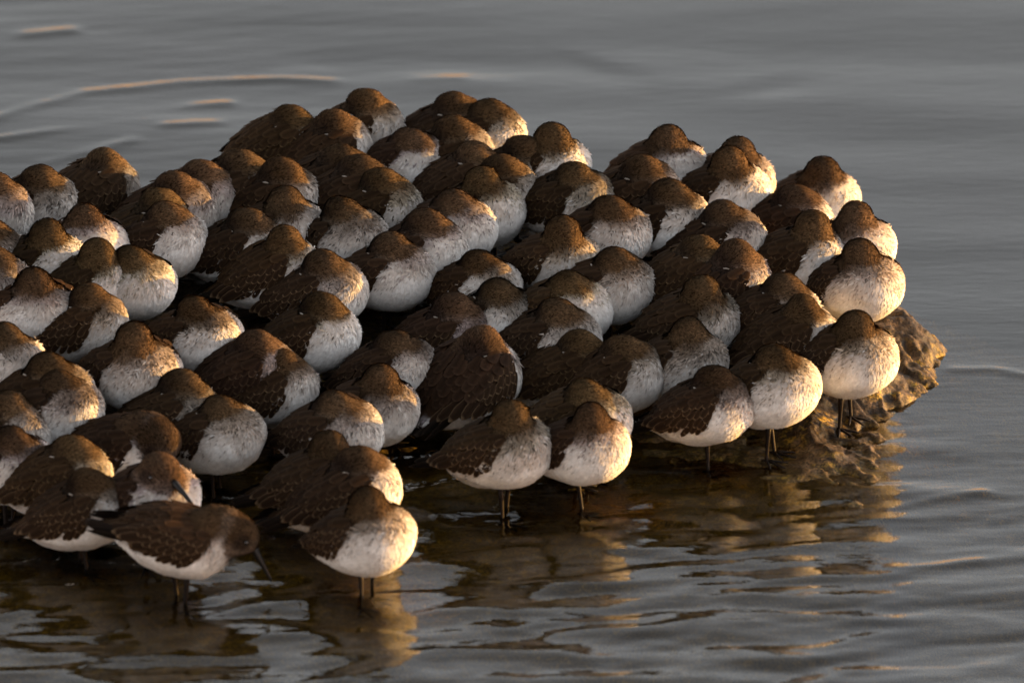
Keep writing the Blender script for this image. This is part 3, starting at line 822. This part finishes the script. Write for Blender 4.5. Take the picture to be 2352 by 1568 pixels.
# head-top pixel x, y, turn of the body towards the camera in degrees, pose, label, options
BIRDS = [
 # far rows
 (840, 200, 5, 'A', 'topmost sleeping shorebird of the flock, brown, with a gold-lit breast', {}),
 (1040, 209, 0, 'A', 'brown sleeping shorebird at the far edge, long back sloping left', {}),
 (1123, 224, 20, 'A', 'dark-headed sleeping shorebird with gold-lit breast beside the far-edge bird with long back', {}),
 (665, 239, -5, 'A', 'sleeping shorebird at the far left shoulder of the flock, brown back sloping to water', {}),
 (765, 249, -22, 'A', 'sleeping shorebird seen from behind, large grey-brown back, just below the topmost bird', {}),
 (1040, 262, 5, 'A', 'brown-breasted sleeping shorebird just below the far-edge one with a sloping back', {}),
 (1268, 277, 35, 'B', 'sleeping shorebird with knob-like head and gold-lit breast, alone right of the far peak', {}),
 (1534, 282, 53, 'B', 'sleeping shorebird at the far right edge with its right wing lit gold', {}),
 (943, 290, 42, 'A', 'sleeping shorebird near the far edge with a ruffled bright white breast turned to us', {}),
 (1200, 308, 8, 'A', 'brown sleeping shorebird with a small pale eye slit, in front of the lone knob-headed one', {}),
 (1695, 311, 30, 'B', 'gold-breasted sleeping shorebird half hidden behind a darker bird, right far edge', {}),
 (1087, 321, 0, 'A', 'small-looking dark shorebird wedged behind others, right of the ruffled white breast', {}),
 (780, 327, 0, 'A', 'dark brown sleeping shorebird below the one seen from behind, only head and back showing', {}),
 (1675, 332, 40, 'B', 'dark brown sleeping shorebird with a speckled white front, hiding a gold-breasted one', {}),
 (237, 338, -30, 'A', 'all-brown sleeping shorebird against the water at the upper left, its back to us', {}),
 (548, 340, 0, 'A', 'round dark head of a brown sleeping shorebird on the left far slope', {}),
 (1889, 349, 38, 'B', 'farthest right bird of the far rows, small head and gold-lit breast against the water', {}),
 (822, 352, 0, 'A', 'rusty brown sleeping shorebird wedged between dark heads below the far peak', {}),
 (1150, 352, -5, 'A', 'shorebird with a broad dark brown back in front of the far right-of-centre birds', {}),
 (1474, 354, 5, 'A', 'plain brown sleeping shorebird by the gap in the far edge of the flock', {}),
 (645, 359, 5, 'A', 'sleeping shorebird with long dark wings and a thin white rim on its breast', {}),
 (462, 364, 0, 'A', 'brown shorebird low on the left far slope, left of the round dark head', {}),
 (1318, 370, 28, 'A', 'sleeping shorebird with a near-black wing, pale eyelid and white breast, upper middle', {}),
 (90, 377, 22, 'A', 'sleeping shorebird at the upper left with very dark face and clean white breast', {}),
 (1107, 379, 32, 'B', 'sleeping shorebird with small brown knob head and white right flank, upper middle', {}),
 (875, 383, 8, 'A', 'dark brown sleeping shorebird with a white tip of breast, left of the ruffled white breast', {}),
 (400, 390, 0, 'A', 'leftmost brown back on the far left slope of the flock', {}),
 (-16, 392, 25, 'A', 'shorebird cut by the left edge of the photo, topmost of those', {}),
 (1536, 409, 28, 'A', 'sleeping shorebird with rounded dark head below the plain brown one by the gap', {}),
 (1826, 420, 8, 'A', 'all-brown sleeping shorebird in front of the farthest right bird of the far rows', {}),
 (655, 424, 40, 'B', 'sleeping shorebird with an orange-brown knob head and streaked white breast, left upper middle', {}),
 (365, 430, 5, 'A', 'brown head and back showing behind the large white-breasted bird on the upper left', {}),
 (1041, 432, 42, 'A', 'sleeping shorebird with brown head over a bright white breast, centre of the upper flock', {}),
 (1402, 447, 51, 'A', 'sleeping shorebird facing us, long drooping crown and ruffled white chest, upper right middle', {}),
 (785, 449, 49, 'A', 'sleeping shorebird facing us with fluffy grey-white chest, left of the large smooth-breasted one', {}),
 (1659, 457, 20, 'A', 'sleeping shorebird with broad brown side and pale cheek, upper right', {}),
 (1966, 459, 53, 'B', 'sleeping shorebird at the right edge of the flock, its outer wing lit orange', {}),
 (380, 462, 25, 'A', 'large sleeping shorebird on the upper left with closed eye, brown wing and white breast', {}),
 (195, 467, 64, 'A', 'small dark round head over a white throat, below the all-brown bird on the upper left', {}),
 (570, 475, 18, 'A', 'dark-headed sleeping shorebird left of the grizzled grey-headed one', {}),
 (978, 478, 22, 'A', 'large sleeping shorebird with smooth rounded breast and long dark wing, centre', {}),
 (1866, 479, 26, 'B', 'sleeping shorebird with brown neck and white belly, one row behind the rightmost belly', {}),
 (1292, 491, 42, 'B', 'sleeping shorebird with a dark cleft nape and wide white belly, centre right', {}),
 (108, 499, 30, 'B', 'brown knob-headed sleeping shorebird with a white breast tip near the left edge', {}),
 (-30, 498, 25, 'A', 'shorebird cut by the left edge, second from the top of those', {}),
 (653, 515, 4, 'B', 'grizzled grey-headed sleeping shorebird with long dark wing tips pointing left', {'single': True}),
 (898, 532, 38, 'A', 'sleeping shorebird with a rusty nape, big white belly and two legs over dark rock', {}),
 (1604, 539, 0, 'A', 'brown shorebird squeezed behind the one whose back is lit orange', {}),
 (223, 545, 20, 'B', 'small orange-brown headed shorebird above the drooping-crowned bird on the left', {}),
 (1974, 546, 61, 'B', 'round sleeping shorebird facing us at the right edge, dark wings on both sides, gold-lit belly', {'single': True}),
 (1688, 549, -12, 'A', 'sleeping shorebird turned away, long brown back lit orange', {}),
 (300, 562, 51, 'A', 'sleeping shorebird facing us on the left with drooping crown and grey-white chest', {}),
 (-25, 560, 30, 'A', 'shorebird cut by the left edge, third from the top, pale breast side showing', {}),
 (1413, 566, 42, 'A', 'sleeping shorebird with smooth brown crown and very white round breast, right of centre', {}),
 (740, 572, 28, 'A', 'sleeping shorebird with ruffled crown, closed eye and long wing, left of the rusty-naped one', {'single': True}),
 (1100, 572, 49, 'A', 'sleeping shorebird with drooping head and a brown wing at its right side, centre', {}),
 (78, 613, 72, 'A', 'sleeping shorebird facing us near the left edge, dark head and ruffled white chest', {}),
 (1305, 621, 47, 'A', 'brown sleeping shorebird whose crown slopes into an orange-brown wing on the right', {}),
 (1800, 625, 30, 'A', 'dark sleeping shorebird with a white throat patch behind the long-winged right-hand bird', {}),
 (1612, 631, 22, 'B', 'brown-headed sleeping shorebird with drooping dark wing, right of the very white breast', {}),
 (1143, 637, 47, 'A', 'sleeping shorebird with dark crown and streaked narrow white chest, exact centre of the flock', {}),
 (203, 649, 14, 'A', 'sleeping shorebird on the left with a large dark wing, orange-tinged head and closed eye', {'single': True}),
 (738, 669, 24, 'A', 'sleeping shorebird with folded neck and clean white belly beside the dark rock gap', {'single': True}),
 (1040, 670, 14, 'A', 'dark brown sleeping shorebird, wing toward us, right of the two legs on dark rock', {'single': True}),
 (1842, 674, -3, 'B', 'sleeping shorebird with long pointed wings and a sunlit white breast rim on the right', {'single': True}),
 (448, 677, 51, 'A', 'sleeping shorebird facing us with heavy brown head and streaked chest, left middle', {}),
 (1280, 683, 38, 'A', 'sleeping shorebird with a speckled white throat and dark wing, right of centre', {}),
 (1965, 711, 49, 'B', 'plump shorebird standing on two dark legs on the bare rock at the right end', {'single': True}),
 (1580, 727, 42, 'B', 'streaky ruffled shorebird with orange cheek between larger birds on the right', {}),
 (308, 738, 61, 'B', 'round sleeping shorebird facing us on the left with orange-lit knob head and wide white belly', {}),
 (8, 738, 42, 'A', 'shorebird cut by the left edge beside the large dark wing, middle height', {}),
 (1102, 749, -52, 'A', 'shorebird with its back to us, scalloped brown wing feathers fanned over a white tail', {'single': True, 'scale': 1.02}),
 (585, 757, 2, 'A', 'sleeping shorebird with pale closed eye and dark wing behind the scalloped left one', {'bline': 3.2, 'neckbrown': 1.0}),
 (1328, 757, 0, 'A', 'brown-winged sleeping shorebird tucked behind the one with long wing tips', {}),
 (908, 758, 30, 'A', 'sleeping shorebird with warm brown head, closed eye and white flank below the two legs', {}),
 (1433, 768, 8, 'A', 'sleeping shorebird with long pale-edged wing tips reaching left, right of centre', {'single': True}),
 (1780, 789, 44, 'A', 'plump shorebird with white belly on one thin leg, second from the right in front', {}),
 (645, 800, 2, 'A', 'sleeping shorebird with buff-scalloped wing feathers and folded rusty neck, left middle', {'single': True}),
 (110, 808, 32, 'A', 'brown head showing behind the speckle-breasted bird on the left', {}),
 (872, 833, 47, 'B', 'slim sleeping shorebird with gold-lit knob head and spotted pale breast', {}),
 (1638, 837, 16, 'A', 'large shorebird in side view, brown wing and gold-lit white belly, on one thin leg', {'single': True, 'legs': (0, 1)}),
 (415, 845, 15, 'A', 'sleeping shorebird with a clear closed eye and wispy back feathers, left middle', {'single': True}),
 (133, 847, 38, 'A', 'sleeping shorebird on the left with speckled buff breast and white belly', {}),
 (1345, 868, 38, 'A', 'shorebird half hidden behind the front one with streaked orange cheek', {}),
 (770, 896, 42, 'A', 'sleeping shorebird with dark wing and white breast above the overlapping front three', {}),
 (20, 895, 32, 'A', 'shorebird cut by the left edge with an orange-rimmed breast, lower left', {}),
 (505, 908, 40, 'A', 'big sleeping shorebird with dark eye patch and full white belly beside open water, left', {}),
 (1172, 917, 28, 'B', 'shorebird in shallow water on two legs, brown folded neck and plain white belly', {'single': True}),
 (1358, 923, 44, 'B', 'shorebird on one leg in shallow water with streaked orange cheek and round white belly', {'legs': (0, 1)}),
 (365, 970, 20, 'D', 'shorebird with head hanging low to the right and streaked grey-brown back, lower left', {}),
 (25, 977, 42, 'A', 'shorebird cut by the left edge, lowest of those, brown crown over pale streaks', {}),
 (755, 987, 14, 'B', 'small ruffled shorebird with scalloped dark wing and white vent behind the front pair', {'single': True}),
 (165, 999, 14, 'A', 'sleeping shorebird with orange-rimmed neck behind the lowest left one', {}),
 (822, 1023, -4, 'A', 'shorebird with pale orange head, long dark wings and white tail behind the nearest one', {'single': True}),
 (368, 1040, 42, 'E', 'awake shorebird with open eye and black bill pointing down, half of its face lit orange', {}),
 (203, 1075, 10, 'A', 'large shorebird at the lower left with dark wing, long white tail end and orange-lit belly', {'single': True}),
 (845, 1117, 48, 'B', 'nearest shorebird, on two legs in the water, gold-lit right side and small scalloped wing', {'single': True}),
 (548, 1188, 2, 'F', 'shorebird leaning forward with its long black bill to the water and dark tail raised', {'single': True}),
]
for i, (px, py, yaw, typ, label, opt) in enumerate(BIRDS):
    make_bird(i, px, py, yaw, typ, label, **opt)
